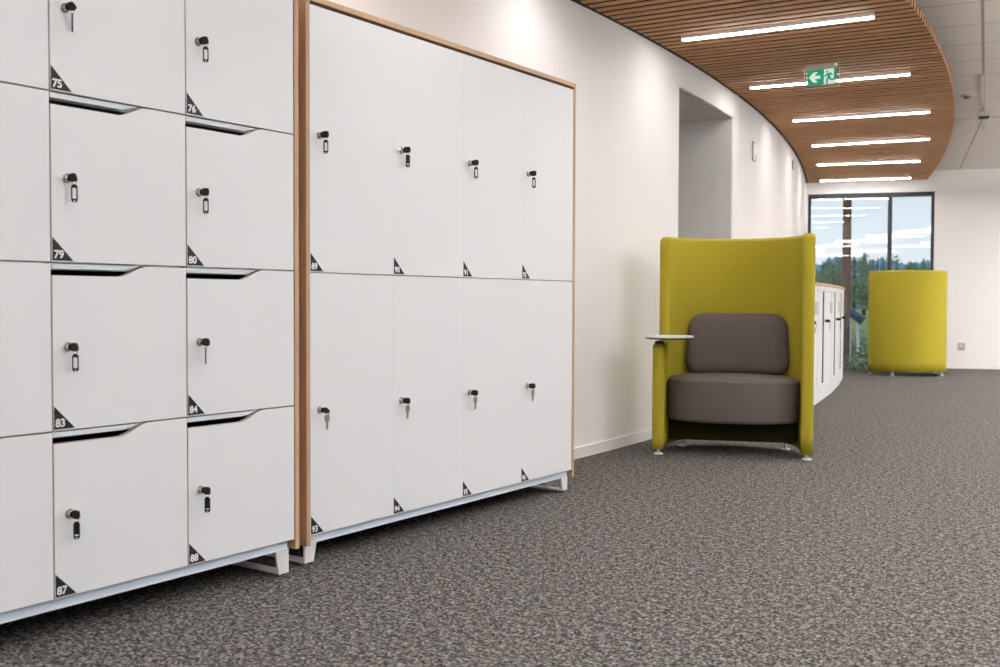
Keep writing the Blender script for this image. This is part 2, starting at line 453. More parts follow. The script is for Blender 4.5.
# lamps in the slats
def lamp_parts(t, ln, wd, z0, z1, dm):
    bm = B(); box(bm, 0, ln, -wd / 2 - 0.004, wd / 2 + 0.004, z0 + 0.002, z1); obj('lamp_housing', bm, M['lampbody'], t)
    bm = B(); box(bm, 0.006, ln - 0.006, -wd / 2, wd / 2, z0 - 0.002, z0 + 0.004)
    obj('diffuser', bm, dm, t, label='glowing white diffuser')
order = ['nearest of the six lit linear lamps in the slatted ceiling', 'second nearest linear lamp in the slatted ceiling, behind the exit sign',
         'third linear lamp from the front, just past the exit sign', 'fourth linear lamp from the front in the slatted ceiling',
         'fifth linear lamp from the front, second closest to the window wall', 'farthest linear lamp in the slatted ceiling, against the window wall']
for i, (s, w) in enumerate(zip(lamp_s, lamp_wall_s)):
    p = WQ(w, LOFF); n = WA(w)
    if i >= 5:
      p, n = lamp_ends[i - 5][0], Vector(lamp_ends[i - 5][1]) - Vector(lamp_ends[i - 5][0])
      p = Vector(p) * 0.988
    lab = order[i - 5] if i >= 5 else 'linear lamp in the slatted ceiling above the lockers'
    t = thing('ceiling_lamp', lab, 'lamp', (p[0], p[1], 0), math.atan2(n[1], n[0]), 'linear lamps in the slatted ceiling')
    lamp_parts(t, LLEN * 0.984, 0.036, ZS - 0.021, ZS + 0.0015, M['lamp'])
# off-view office lamps, hinted at by window reflections; pendants and uplights added as fill
office = [(x, y) for x in (0.0, 2.0) for y in (-3.6, -0.8, 1.6, 3.6, 5.4, 7.0, 8.4, 9.8, 11.2, 12.6, 13.9)]
office += [(-0.75, 12.9), (0.0, 10.5), (0.0, 13.25), (3.8, 12.0), (3.8, 13.4)]  # extra lamps added to brighten the far ceiling and wall
for x, y in office:
    t = thing('office_fill_lamp', 'unseen linear lamp under the tiled office ceiling to the right, hung as added fill', 'lamp', (x - 0.6, y, 0), 0.2, 'unseen office fill lamps')
    lamp_parts(t, 1.2, 0.07, ZC - 0.30, ZC - 0.26, M['lamp_o'])
    bm = B(); box(bm, 0.006, 1.194, -0.03, 0.03, ZC - 0.262, ZC - 0.257); obj('added_uplight', bm, M['lamp_up_fill'], t, label='glowing upper strip added to brighten the ceiling')
    for xx in (0.15, 1.05):
        bm = B(); tube(bm, [(xx, 0, ZC - 0.26), (xx, 0, ZC)], 0.002, 6); obj('suspension_wire', bm, M['silver'], t)

# ------------------------------------------------------------------ lockers
DT = 0.018
def smooth_notch(w, h, notch):
    """outline (y,z) of a door of w x h with a finger slot cut from its upper left"""
    if not notch: return [(0, 0), (w, 0), (w, h), (0, h)]
    d = 0.029
    pts = [(0, 0), (w, 0), (w, h), (0.272, h)]
    for k in range(1, 12):
        u = k / 12; e = u * u * (3 - 2 * u)
        pts.append((0.272 - 0.085 * u, h - d * (0.75 * e + 0.25 * u)))
    pts += [(0.187, h - d), (0, h - d)]
    return pts

def make_door(cab, x, y, z, w, h, num, notch, hang, tilt, lockz, gy):
    g = 0.0016
    bm = B()
    prism(bm, smooth_notch(w - 2 * gy, h - 2 * g, notch), -DT, 0, 'x', 0, 1)
    d = obj('door', bm, [M['white'], M['edge']], cab, (x, y + gy, z + g), bevel=0.0007 if notch else 0.0, segs=1)
    # number sticker
    bm = B()
    a = 0.056
    prism(bm, [(0.002, 0.0035), (0.002 + a, 0.0035), (0.002, 0.0035 + a * 1.02)], 0, 0.0006, 'x')
    mt = Matrix.Translation((0.0009, 0.0052, 0.0095)) @ Matrix(((0, 0, 1, 0), (1, 0, 0, 0), (0, 1, 0, 0), (0, 0, 0, 1)))
    text_mesh(bm, str(num), 0.0275, mt, 1, 0.0007, 0.95)
    obj('number_sticker', bm, [M['sticker'], M['numwhite']], d, label='dark triangle sticker with white number %d' % num)
    ly = 0.041
    bm = B(); lathe(bm, [(0.0115, 0), (0.0115, 0.003), (0.0095, 0.0045), (0.0095, 0.0135), (0.0085, 0.015)], 20, (0, ly, lockz), 'x')
    obj('lock', bm, M['chrome'], d, label='chrome lock barrel')
    # key with black head sticking out of the barrel, turned by tilt about the door normal, leaning by lean
    rx = Matrix.Translation((0, ly, lockz)) @ Matrix.Rotation(tilt, 4, 'X')
    bm = B()
    prism(bm, rrect(0.026, 0.021, 0.0075, 5, 0.027, 0.0), -0.0035, 0.0035, 'y', 0, mtx=rx)
    box(bm, 0.012, 0.018, -0.003, 0.003, -0.004, 0.004, 0, rx)
    obj('key', bm, M['black'], d, bevel=0.0012, segs=2)
    # ring and what hangs from it
    hp = rx @ Vector((0.029 if hang != 'edge' else 0.024, 0, -0.006))
    hz = hp.z
    bm = B()
    rr = 0.0058
    tube(bm, [(hp.x + 0.003 * math.sin(t), hp.y + rr * 0.6 * math.sin(t), hz - rr + rr * math.cos(t)) for t in [2 * PI * k / 18 for k in range(18)]], 0.0007, 6, 0, True)
    obj('key_ring', bm, M['chrome'], d)
    top = hz - 2 * rr
    yaw = {'label': -0.55, 'dark': -0.5, 'edge': 0.92, 'thin': -1.15, 'key': -0.35}[hang]
    my = Matrix.Translation((hp.x, hp.y, top)) @ Matrix.Rotation(yaw, 4, 'Z')   # local x = facing direction
    if hang == 'key':
        bm = B()
        prism(bm, rrect(0.017, 0.022, 0.006, 5, 0, -0.009), -0.001, 0.001, 'x', mtx=my)
        prism(bm, [(-0.004, -0.019), (0.004, -0.019), (0.004, -0.036), (0.002, -0.039), (0.004, -0.042), (0.001, -0.047), (-0.004, -0.044)], -0.001, 0.001, 'x', mtx=my)
        obj('spare_key', bm, M['nickel'], d, label='nickel spare key hanging from the ring')
    else:
        bm = B()
        prism(bm, rrect(0.0150, 0.044, 0.0071, 6, 0, -0.021), -0.0016, 0.0016, 'x', mtx=my)
        if hang in ('label', 'thin'):
            prism(bm, rrect(0.0086, 0.026, 0.001, 2, 0, -0.021), 0.0014, 0.0021, 'x', 1, mtx=my)
        elif hang == 'dark':
            prism(bm, rrect(0.009, 0.0035, 0.001, 2, 0, -0.0325), 0.0014, 0.0021, 'x', 1, mtx=my)
        prism(bm, rrect(0.004, 0.004, 0.0018, 3, 0, -0.040), 0.0014, 0.0020, 'x', 1, mtx=my)
        obj('key_tag', bm, [M['black'], M['paper']], d, label='black key tag')
    return d

def sled_leg(cab, x, y, z1, dirn, depth=0.40):
    """dirn +1: tapers on the +y side, -1: on the -y side; y is the straight edge"""
    bm = B()
    zt, zb = z1, 0.009
    wt, wb = 0.054, 0.040
    poly = [(y, zb), (y + dirn * wb, zb), (y + dirn * wt, zt), (y, zt)]
    prism(bm, poly, x - 0.008, x, 'x')
    prism(bm, poly, x - depth, x - depth + 0.008, 'x')
    ya, yb = sorted((y, y + dirn * wb)); box(bm, x - depth + 0.004, x - 0.004, ya, yb, zb, zb + 0.006)
    leg = obj('leg', bm, M['legwhite'], cab, bevel=0.001, segs=1, label='white sled leg')
    for xx in (x - 0.03, x - depth + 0.03):
        bm = B(); lathe(bm, [(0.013, 0), (0.013, 0.005), (0.007, 0.006), (0.007, zb)], 14, (xx, y + dirn * wb / 2, 0))
        obj('levelling_foot', bm, M['grey'], leg)

def locker_cabinet(label, xf, y0, ncol, w, rows, nums, notch, zb, hangs, tilts, leg_top, lockfrac):
    """xf: front plane of the doors; y0: first door edge; rows: list of row bottom z plus top"""
    cab = thing('locker_cabinet', label, 'locker', (0, 0, 0), 0, 'locker cabinets along the wall')
    y1 = y0 + ncol * w; zt = rows[-1]; dep = 0.465; xb = xf - dep; xc = xf - DT - 0.001
    zsb, ztop = zb - 0.030, zt + 0.009
    # carcass boards
    bm = B()
    box(bm, xb, xb + 0.008, y0, y1, zb, zt, 1)
    for k in range(1, ncol): box(bm, xb + 0.008, xc, y0 + k * w - 0.008, y0 + k * w + 0.008, zb, zt, 0)
    for k in (0, 1):
        yy = (y0, y1 - 0.010)[k]; box(bm, xb + 0.008, xc, yy, yy + 0.010, zb, zt, 0)
    for i, r in enumerate(rows):
        for k in range(ncol):
            ya = y0 + k * w + (0.0085 if k else 0.0105); yb_ = y0 + (k + 1) * w - (0.0085 if k < ncol - 1 else 0.0105)
            za = r - 0.016 if 0 < i < len(rows) - 1 else (r if i == 0 else r - 0.016)
            box(bm, xb + 0.0085, xc - (0.002 if 0 < i < len(rows) - 1 else 0), ya, yb_, za, za + 0.018 if i < len(rows) - 1 else zt, 2 if notch else 0)
    # dark linings inside the compartments
    for k in range(ncol):
        for i in range(len(rows) - 1):
            ya = y0 + k * w + 0.012; yb_ = y0 + (k + 1) * w - 0.012
            box(bm, xb + 0.01, xb + 0.012, ya, yb_, rows[i] + 0.02, rows[i + 1] - 0.018, 1)
            box(bm, xb + 0.012, xc - 0.012, ya, ya + 0.002, rows[i] + 0.02, rows[i + 1] - 0.018, 1)
            box(bm, xb + 0.012, xc - 0.012, yb_ - 0.002, yb_, rows[i] + 0.02, rows[i + 1] - 0.018, 1)
            box(bm, xb + 0.012, xc - 0.012, ya + 0.002, yb_ - 0.002, rows[i] + 0.003, rows[i] + 0.005, 1)
            box(bm, xb + 0.012, xc - 0.012, ya + 0.002, yb_ - 0.002, rows[i + 1] - 0.019, rows[i + 1] - 0.017, 1)
    if notch:
        for i in range(1, len(rows) - 1):
            for k in range(ncol):
                yl = y0 + k * w; r = rows[i]
                prism(bm, [(yl + 0.003, r - 0.0145), (yl + 0.20, r - 0.0145), (yl + 0.25, r - 0.004), (yl + 0.25, r - 0.002), (yl + 0.003, r - 0.002)], xc - 0.003, xf - 0.004, 'x', 2)
        for k in range(ncol + 1):
            yy = min(max(y0 + k * w, y0 + 0.0012), y1 - 0.0012)
            box(bm, xc - 0.001, xf - 0.004, yy - 0.0011, yy + 0.0011, zb, zt, 0)
    obj('cabinet_body', bm, [M['edge'], M['inner'], M['strip']], cab)
    for yy, nm in ((y0 - 0.0185, 0), (y1 + 0.0015, 1)):
        bm = B(); box(bm, xb, xf + 0.002, yy, yy + 0.017, zsb, ztop)
        obj('side_panel', bm, M['oak'], cab, bevel=0.0008, segs=1, label='oak side panel')
    bm = B(); box(bm, xb, xf + 0.002, y0 - 0.0185, y1 + 0.0185, ztop, ztop + 0.018)
    obj('top_panel', bm, M['oak_h'], cab, bevel=0.0008, segs=1, label='oak top panel')
    bm = B()
    box(bm, xf - 0.030, xf - 0.012, y0 + 0.002, y1 - 0.020, zb - 0.0235, zb - 0.001)
    box(bm, xf - 0.030, xf - 0.009, y0 + 0.002, y1 - 0.020, zb - 0.0265, zb - 0.0235, 1)
    box(bm, xb + 0.02, xb + 0.038, y0 + 0.002, y1 - 0.020, zb - 0.0265, zb - 0.001)
    obj('base_rail', bm, [M['rail'], M['legwhite']], cab, label='pale blue grey metal base rail')
    sled_leg(cab, xf - 0.012, y0 - 0.014, zb - 0.0265, 1)
    sled_leg(cab, xf - 0.012, y1 - 0.013, zb - 0.0265, -1)
    bm = B(); ym = (y0 + y1) / 2 - 0.02; xm = xf - 0.25
    lathe(bm, [(0.020, 0), (0.020, 0.006), (0.010, 0.010), (0.010, zb - 0.001)], 14, (xm, ym, 0))
    box(bm, xm - 0.02, xm + 0.02, ym - 0.02, ym + 0.02, zb - 0.03, zb - 0.001)
    obj('middle_foot', bm, M['rail'], cab)
    nr = len(rows) - 1
    for i in range(nr):                      # i counts rows from the bottom
        for k in range(ncol):
            num = nums[(nr - 1 - i) * ncol + k]
            h = rows[i + 1] - rows[i]
            make_door(cab, xf, y0 + k * w, rows[i], w, h, num, notch, hangs.get(num, 'label'), tilts.get(num, 0.0), h * lockfrac[i], 0.0016 if notch else 0.00012)
    return cab

hangs = {75: 'edge', 76: 'label', 79: 'label', 80: 'label', 83: 'label', 84: 'edge', 87: 'dark', 88: 'dark',
         89: 'label', 90: 'dark', 91: 'label', 92: 'thin', 93: 'key', 94: 'key', 95: 'key', 96: 'key'}
tilts = {75: 0.75, 76: 0.35, 79: 0.35, 80: 0.0, 83: 0.15, 84: 0.2, 87: 0.0, 88: 0.0, 89: 0.0, 90: 0.1, 91: 0.0, 92: 0.0, 93: 0.7, 94: 0.0, 95: 0.0, 96: 0.0}
zl = [0.5012 + H, 0.08894 + H, -0.32193 + H, -0.73358 + H]
locker_cabinet('nearest white locker cabinet with four rows of small slotted doors', -2.3358, 0.6594, 4, 0.4003,
               [zl[3], zl[2], zl[1], zl[0], zl[0] + 0.411], list(range(73, 89)), True, zl[3], hangs, tilts, 0, [0.497] * 4)
locker_cabinet('oak-framed white locker cabinet with two rows of tall doors', -2.3702, 2.3622, 4, 0.4003,
               [H - 0.7462, H + 0.0871, H + 0.9246], list(range(89, 97)), False, H - 0.7462, hangs, tilts, 0, [0.475, 0.516])

# ------------------------------------------------------------------ lounge chairs
def lounge_chair(label, loc, rot):
    """local x to the viewer's right when facing the chair, y to its back, origin between the front feet"""
    c = thing('lounge_chair', label, 'chair', (loc[0], loc[1], 0), rot, 'high-backed lime lounge chairs')
    RC, T, YC, YF, HT, HA = 0.393, 0.064, 0.09, -0.035, 1.208, 0.612
    # centre line from the right front, round the back, to the left front
    path = []
    fine = [0, 0.004, 0.009, 0.016, 0.025, 0.037, 0.05, 0.075, 0.1]
    for d in fine: path.append(((RC, YF + d), (1, 0), d, 'r'))
    n = 44
    for k in range(n + 1):
        a = PI * k / n
        path.append(((RC * math.cos(a), YC + RC * math.sin(a)), (math.cos(a), math.sin(a)), 1.0, 'c'))
    for d in fine[::-1]: path.append(((-RC, YF + d), (-1, 0), d, 'l'))
    def half_t(d):
        r = 0.022
        return T / 2 if d > r else T / 2 - r + math.sqrt(max(0, r * r - (r - d) ** 2))
    def zbot(y): return 0.03 + 0.018 * min(1, max(0, (y - 0.0) / 0.4))
    # ---- wrap-around screen: full height from the right front to the left at y ~ 0.17
    def build(points, ztopf, zbotf, dend):
        bm = B(); rings = []
        for i, (p, nrm) in enumerate(points):
            ht = half_t(dend[i]); zt = ztopf(p, dend[i]); zb = zbotf(p)
            r = min(0.02, ht * 0.9)
            sec = [(ht, zb)]
            nz = 10
            for k in range(1, nz): sec.append((ht, zb + (zt - r - zb) * k / nz))
            for k in range(7):
                a = PI / 2 * k / 6; sec.append((ht - r + r * math.cos(a), zt - r + r * math.sin(a)))
            for k in range(7):
                a = PI / 2 + PI / 2 * k / 6; sec.append((-ht + r + r * math.cos(a), zt - r + r * math.sin(a)))
            for k in range(nz - 1, 0, -1): sec.append((-ht, zb + (zt - r - zb) * k / nz))
            sec.append((-ht, zb))
            rings.append([bm.verts.new((p[0] + nrm[0] * o_, p[1] + nrm[1] * o_, z)) for o_, z in sec])
        m = len(rings[0])
        for A_, B_ in zip(rings, rings[1:]):
            for k in range(m): bm.faces.new([A_[k], A_[(k + 1) % m], B_[(k + 1) % m], B_[k]])
        bm.faces.new(rings[0]); bm.faces.new(rings[-1][::-1])
        return bm
    pts, dn = [], []
    for p, nrm, d, tg in path:
        if tg == 'l': continue
        pts.append((p, nrm)); dn.append(d)
    # cut the left end where y falls to about 0.2 and round it off there
    pts2, dn2 = [], []
    aend = PI - math.asin((0.168 - YC) / RC)
    for (p, nrm), d in zip(pts, dn):
        a = math.atan2(p[1] - YC, p[0])
        if p[0] < 0 and a < 0: a += 2 * PI
        if a < aend - 0.16: pts2.append((p, nrm)); dn2.append(d)
    for d in [0.05, 0.037, 0.025, 0.016, 0.009, 0.004, 0]:
        a = aend - d / RC
        pts2.append(((RC * math.cos(a), YC + RC * math.sin(a)), (math.cos(a), math.sin(a)))); dn2.append(d)
    def ztop(p, d):
        r = 0.045
        return HT if d >= r else HT - r + math.sqrt(max(0, r * r - (r - d) ** 2))
    scr = obj('back_screen', build(pts2, ztop, lambda p: zbot(p[1]), dn2), M['lime'], c, smooth=True, label='tall curved lime screen wrapping round the seat')
    # ---- lower left arm in front of it
    pa, da = [], []
    ys = 0.30
    a1 = PI - math.asin((ys - YC) / RC)
    for k in range(8):
        a = a1 + (PI - a1) * k / 7; pa.append(((RC * math.cos(a), YC + RC * math.sin(a)), (math.cos(a), math.sin(a)))); da.append(1.0)
    for d in fine[::-1]: pa.append(((-RC, YF + d), (-1, 0))); da.append(d)
    pa = [((p[0] + n_[0] * 0.003, p[1] + n_[1] * 0.003), n_) for p, n_ in pa]
    obj('armrest', build(pa, lambda p, d: HA - 0.03 + math.sqrt(max(0, 0.03 ** 2 - (0.03 - min(d, 0.03)) ** 2)), lambda p: zbot(p[1]), da), M['lime'], c, smooth=True,
        label='low lime armrest carrying the tablet table')
    # ---- seat: rounded front, bulging a little past the arms
    bm = B(); rings = []
    ri = RC - T / 2 - 0.002
    out = []
    for k in range(64):
        a = 2 * PI * k / 64
        ca, sa = math.cos(a), math.sin(a)
        if sa >= 0: out.append((ri * ca, 0.155 + 0.27 * sa))
        else: out.append((ri * ca, 0.155 - 0.205 * abs(sa)))
    prof = [(0.94, 0.182), (0.985, 0.186), (1.0, 0.20), (1.0, 0.30), (1.0, 0.395), (0.992, 0.408), (0.985, 0.411), (0.982, 0.4105), (0.975, 0.414), (0.93, 0.424), (0.8, 0.432), (0.55, 0.437), (0.25, 0.439)]
    for f_, z in prof: rings.append([bm.verts.new((x * f_, 0.16 + (y - 0.16) * f_, z)) for x, y in out])
    for A_, B_ in zip(rings, rings[1:]):
        for k in range(64): bm.faces.new([A_[k], A_[(k + 1) % 64], B_[(k + 1) % 64], B_[k]])
    bm.faces.new(rings[0][::-1]); bm.faces.new(rings[-1])
    obj('seat', bm, M['greyfab'], c, smooth=True, label='thick grey brown seat cushion with a rounded front')
    # dark board standing in for the shade under the seat
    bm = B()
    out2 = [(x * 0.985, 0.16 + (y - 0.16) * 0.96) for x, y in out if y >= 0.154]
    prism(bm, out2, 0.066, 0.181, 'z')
    obj('seat_shade_board', bm, M['seat_shade'], c, label='dark board for the shade under the seat')
    # ---- back cushion
    bm = B(); nx, nz = 30, 20
    w, h, zc = 0.283, 0.175, 0.435 + 0.165
    def ss(t): return math.copysign(abs(t) ** 0.55, t)
    fa, ba = {}, {}
    for i in range(nx + 1):
        for j in range(nz + 1):
            u = -1 + 2 * i / nx; v = -1 + 2 * j / nz
            u = ss(u) if abs(u) < 1 else u; v = ss(v) if abs(v) < 1 else v
            # rounded rectangle mapping: pull the corners in
            rx_, rz_ = 0.085 / w, 0.085 / h
            du, dv = abs(u) - (1 - rx_), abs(v) - (1 - rz_)
            uu, vv = u, v
            if du > 0 and dv > 0:
                e = math.hypot(du / rx_, dv / rz_); q = max(du / rx_, dv / rz_)
                if e > 0: uu = math.copysign(1 - rx_ + du * q / e, u); vv = math.copysign(1 - rz_ + dv * q / e, v)
            m_ = max(abs(u), abs(v))
            th_ = 0.066 * (1 - m_ ** 7) ** 0.5 + 0.004
            th_ += 0.012 * (1 - u * u) * (1 - v * v)
            x = uu * w * (1 - 0.03 * vv); z = zc + vv * h
            ym = 0.372 - 0.85 * x * x + 0.02 * vv
            fa[i, j] = bm.verts.new((x + 0.018, ym - th_, z))
            bd = ym + th_ * 0.6; lim = YC + math.sqrt(max(0.0, (ri - 0.003) ** 2 - (x + 0.018) ** 2))
            ba[i, j] = bm.verts.new((x + 0.018, min(bd, lim), z))
    for i in range(nx):
        for j in range(nz):
            bm.faces.new([fa[i, j], fa[i + 1, j], fa[i + 1, j + 1], fa[i, j + 1]])
            bm.faces.new([ba[i, j + 1], ba[i + 1, j + 1], ba[i + 1, j], ba[i, j]])
    for i in range(nx):
        bm.faces.new([fa[i + 1, 0], fa[i, 0], ba[i, 0], ba[i + 1, 0]]); bm.faces.new([fa[i, nz], fa[i + 1, nz], ba[i + 1, nz], ba[i, nz]])
    for j in range(nz):
        bm.faces.new([fa[0, j], fa[0, j + 1], ba[0, j + 1], ba[0, j]]); bm.faces.new([fa[nx, j + 1], fa[nx, j], ba[nx, j], ba[nx, j + 1]])
    obj('back_cushion', bm, M['greyfab'], c, smooth=True, label='grey brown back cushion')
    # ---- swivel tablet
    tb = B(); lathe(tb, [(0.0, 0.636), (0.124, 0.636), (0.132, 0.641), (0.133, 0.6448)], 40, (-0.338, 0.0, 0), mi=1)
    lathe(tb, [(0.133, 0.645), (0.133, 0.6535), (0.131, 0.655), (0.0, 0.655)], 40, (-0.338, 0.0, 0), mi=0)
    tab = obj('tablet_table', tb, [M['legwhite'], M['black']], c, label='small round white swivel tablet with a black underside')
    bm = B(); lathe(bm, [(0.026, HA - 0.004), (0.026, HA + 0.006), (0.020, HA + 0.012)], 18, (-RC, 0.01, 0), mi=1)
    lathe(bm, [(0.010, HA + 0.012), (0.012, HA + 0.02), (0.022, 0.6358)], 18, (-RC, 0.01, 0), mi=0)
    obj('pivot', bm, [M['legwhite'], M['black']], tab)
    # ---- feet
    for x, y in ((RC, 0.0), (-RC, 0.0), (0.29, 0.362), (-0.29, 0.362)):
        zb = zbot(y) + 0.004
        bm = B(); lathe(bm, [(0.026, 0), (0.027, 0.004), (0.022, 0.009), (0.010, 0.012), (0.009, zb)], 16, (x, y, 0))
        obj('foot', bm, M['legwhite'], c, label='white glide foot')
    return c
lounge_chair('lime high-backed lounge chair facing forward with grey brown cushions and a tablet', (-2.203, 5.370), math.atan2(0.382, 0.924) - 0.035)
lounge_chair('far lime lounge chair turned away toward the tall window', (-3.15, 12.889), math.atan2(-0.618, -0.786))

# ------------------------------------------------------------------ low cupboards along the curved wall
def cupboard(s0, s1, label, slot_off=0.29):
    n0, n1 = WN(s0), WN(s1)
    A = Vector(WP(s0, 0.50)); Bp = Vector(WP(s1, 0.50)); A2 = Vector(WP(s0, 0.03)); B2 = Vector(WP(s1, 0.03))
    d = (Bp - A); ln = d.length; d.normalize(); ang = math.atan2(d.y, d.x)
    c = thing('low_cupboard', label, 'cupboard', (A.x, A.y, 0), ang, 'low cupboards along the curved wall')
    loc = lambda p: to_local(p, A, ang)                 # local x along the front, front faces local -y
    a2, b2 = loc(A2), loc(B2)
    g = 0.004
    ZT = 0.998
    foot = [(g, 0.0), (ln - g, 0.0), (b2[0] - g, b2[1]), (a2[0] + g, a2[1])]
    sh = lambda k: [(foot[0][0], k), (foot[1][0], k), foot[2], foot[3]]
    bm = B(); prism(bm, sh(0.045), 0.012, ZT - 0.022, 'z')
    # face frame in front of the core
    box(bm, g, ln - g, 0.0, 0.045, ZT - 0.065, ZT - 0.022); box(bm, g, ln - g, 0.0, 0.045, 0.012, 0.15)
    box(bm, g, 0.06, 0.0, 0.045, 0.15, ZT - 0.065); box(bm, ln - 0.07, ln - g, 0.0, 0.045, 0.15, ZT - 0.065)
    for x in (0.1, ln - 0.1):
        box(bm, x - 0.03, x + 0.03, 0.06, 0.12, 0, 0.012); box(bm, x - 0.03, x + 0.03, 0.3, 0.36, 0, 0.012)
    obj('cupboard_body', bm, M['white'], c, bevel=0.0015, segs=1)
    bm = B(); prism(bm, [(0.002, -0.012), (ln - 0.002, -0.012), (foot[2][0], foot[2][1]), (foot[3][0], foot[3][1])], ZT - 0.021, ZT, 'z')
    obj('worktop', bm, M['oak_h'], c, bevel=0.002, segs=1, label='oak top')
    sl = slot_off
    bm = B(); box(bm, sl, sl + 0.075, 0.001, 0.044, 0.155, ZT - 0.068); obj('slot', bm, M['inner'], c, label='dark vertical slot between the doors')
    for x0, x1, hx, key in ((0.062, sl - 0.002, None, False), (sl + 0.077, ln - 0.072, ln - 0.10, True)):
        bm = B(); box(bm, x0, x1, 0.004, 0.044, 0.153, ZT - 0.068)
        dr = obj('door', bm, M['white'], c, bevel=0.0015, segs=1)
        if hx is None: continue
        bm = B(); box(bm, hx - 0.075, hx + 0.075, -0.003, 0.004, 0.74, 0.845)
        obj('grip', bm, M['ltgrey'], dr, label='light grey grip plate')
        if key:
            kx = x0 + 0.07
            bm = B(); lathe(bm, [(0.012, 0), (0.012, 0.012)], 14, (kx, -0.010, 0.68), 'y'); obj('lock', bm, M['chrome'], dr, label='chrome lock')
            bm = B(); box(bm, kx - 0.004, kx + 0.004, -0.042, -0.010, 0.668, 0.692)
            box(bm, kx - 0.012, kx + 0.002, -0.040, -0.037, 0.60, 0.64); tube(bm, [(kx, -0.043, 0.67), (kx - 0.004, -0.043, 0.64)], 0.0015)
            obj('key', bm, M['black'], dr, label='black headed key')
    return c
cupboard(7.60, 8.44, 'low white cupboard with oak top right behind the lime chair')
cupboard(8.455, 9.46, 'low white cupboard with oak top, first one showing past the lime chair')
cupboard(9.46, 10.42, 'low white cupboard with oak top, middle one along the curved wall')
cupboard(10.42, 11.42, 'low white cupboard with oak top at the far end of the row, nearest the window')

# ------------------------------------------------------------------ exit sign
ex = thing('exit_sign', 'green running man exit sign with a left arrow hanging under the slatted ceiling', 'sign', (-2.352, 6.925, 0), math.atan2(0.028, 0.222))
W_ = 0.222
bm = B(); box(bm, 0.004, W_ - 0.012, -0.014, 0.014, ZS - 0.027, ZS + 0.0005); hs = obj('sign_housing', bm, M['detector'], ex, bevel=0.002, label='grey sign housing')
bm = B(); lathe(bm, [(0.005, -0.004), (0.005, 0.0)], 10, (W_ - 0.020, -0.014, ZS - 0.010), 'y'); obj('indicator_light', bm, M['led'], hs, label='green indicator light')
zt_, zb_ = ZS - 0.027, ZS - 0.150
bm = B()
for y in (-0.003, 0.003): quad(bm, [(-0.004, y, zb_), (W_ + 0.004, y, zb_), (W_ + 0.004, y, zt_), (-0.004, y, zt_)], 0)
for a in ((-0.004, -0.001, zb_, zt_), (W_ + 0.001, W_ + 0.004, zb_, zt_)): box(bm, a[0], a[1], -0.003, 0.003, a[2], a[3], 1)
box(bm, -0.004, W_ + 0.004, -0.003, 0.003, zb_ - 0.003, zb_, 1)
obj('acrylic_plate', bm, [M['acrylic'], M['acrylic_edge']], ex, label='clear acrylic plate')
# pictogram drawn in units of the plate: u to the right, v up
PX0, PX1, PZ1, PZ0 = 0.017, 0.206, ZS - 0.033, ZS - 0.133
def P2(u, v): return (PX0 + (PX1 - PX0) * u, PZ0 + (PZ1 - PZ0) * v)
bm = B()
def pg(pts, y, mi): prism(bm, [P2(*p) for p in pts], y, y + 0.0006, 'y', mi)
pg([(0, 0), (0.575, 0), (0.575, 1), (0, 1)], -0.0042, 0)
pg([(0.575, 0), (0.90, 0), (0.90, 1), (0.575, 1)], -0.0042, 1)
pg([(0.90, 0.0), (1, 0.0), (1, 1), (0.90, 1)], -0.0042, 0)
pg([(0.06, 0.50), (0.22, 0.83), (0.36, 0.83), (0.25, 0.60), (0.45, 0.60), (0.45, 0.40), (0.25, 0.40), (0.36, 0.17), (0.22, 0.17)], -0.0050, 1)
pg([(0.685 + 0.035 * math.cos(k * PI / 6), 0.84 + 0.065 * math.sin(k * PI / 6)) for k in range(12)], -0.0050, 0)
pg([(0.675, 0.76), (0.775, 0.72), (0.815, 0.40), (0.74, 0.34), (0.70, 0.45)], -0.0050, 0)              # torso
pg([(0.70, 0.74), (0.64, 0.66), (0.582, 0.53), (0.605, 0.45), (0.66, 0.54), (0.72, 0.66)], -0.0050, 0)  # leading arm
pg([(0.75, 0.73), (0.835, 0.74), (0.875, 0.57), (0.84, 0.53), (0.81, 0.635), (0.76, 0.60)], -0.0050, 0)
pg([(0.76, 0.45), (0.715, 0.28), (0.70, 0.04), (0.64, 0.04), (0.65, 0.34), (0.70, 0.52)], -0.0050, 0)
pg([(0.775, 0.44), (0.83, 0.33), (0.93, 0.35), (0.93, 0.23), (0.80, 0.21), (0.735, 0.38)], -0.0050, 0)
pg([(0.58, 0.0), (0.70, 0.0), (0.665, 0.05)], -0.0050, 0)
pg([(0.90, 0.0), (0.97, 0.0), (0.97, 0.28), (0.93, 0.28)], -0.0050, 1)
obj('pictogram_panel', bm, [M['green'], M['signwhite']], ex, label='green and white running man pictogram with arrow')

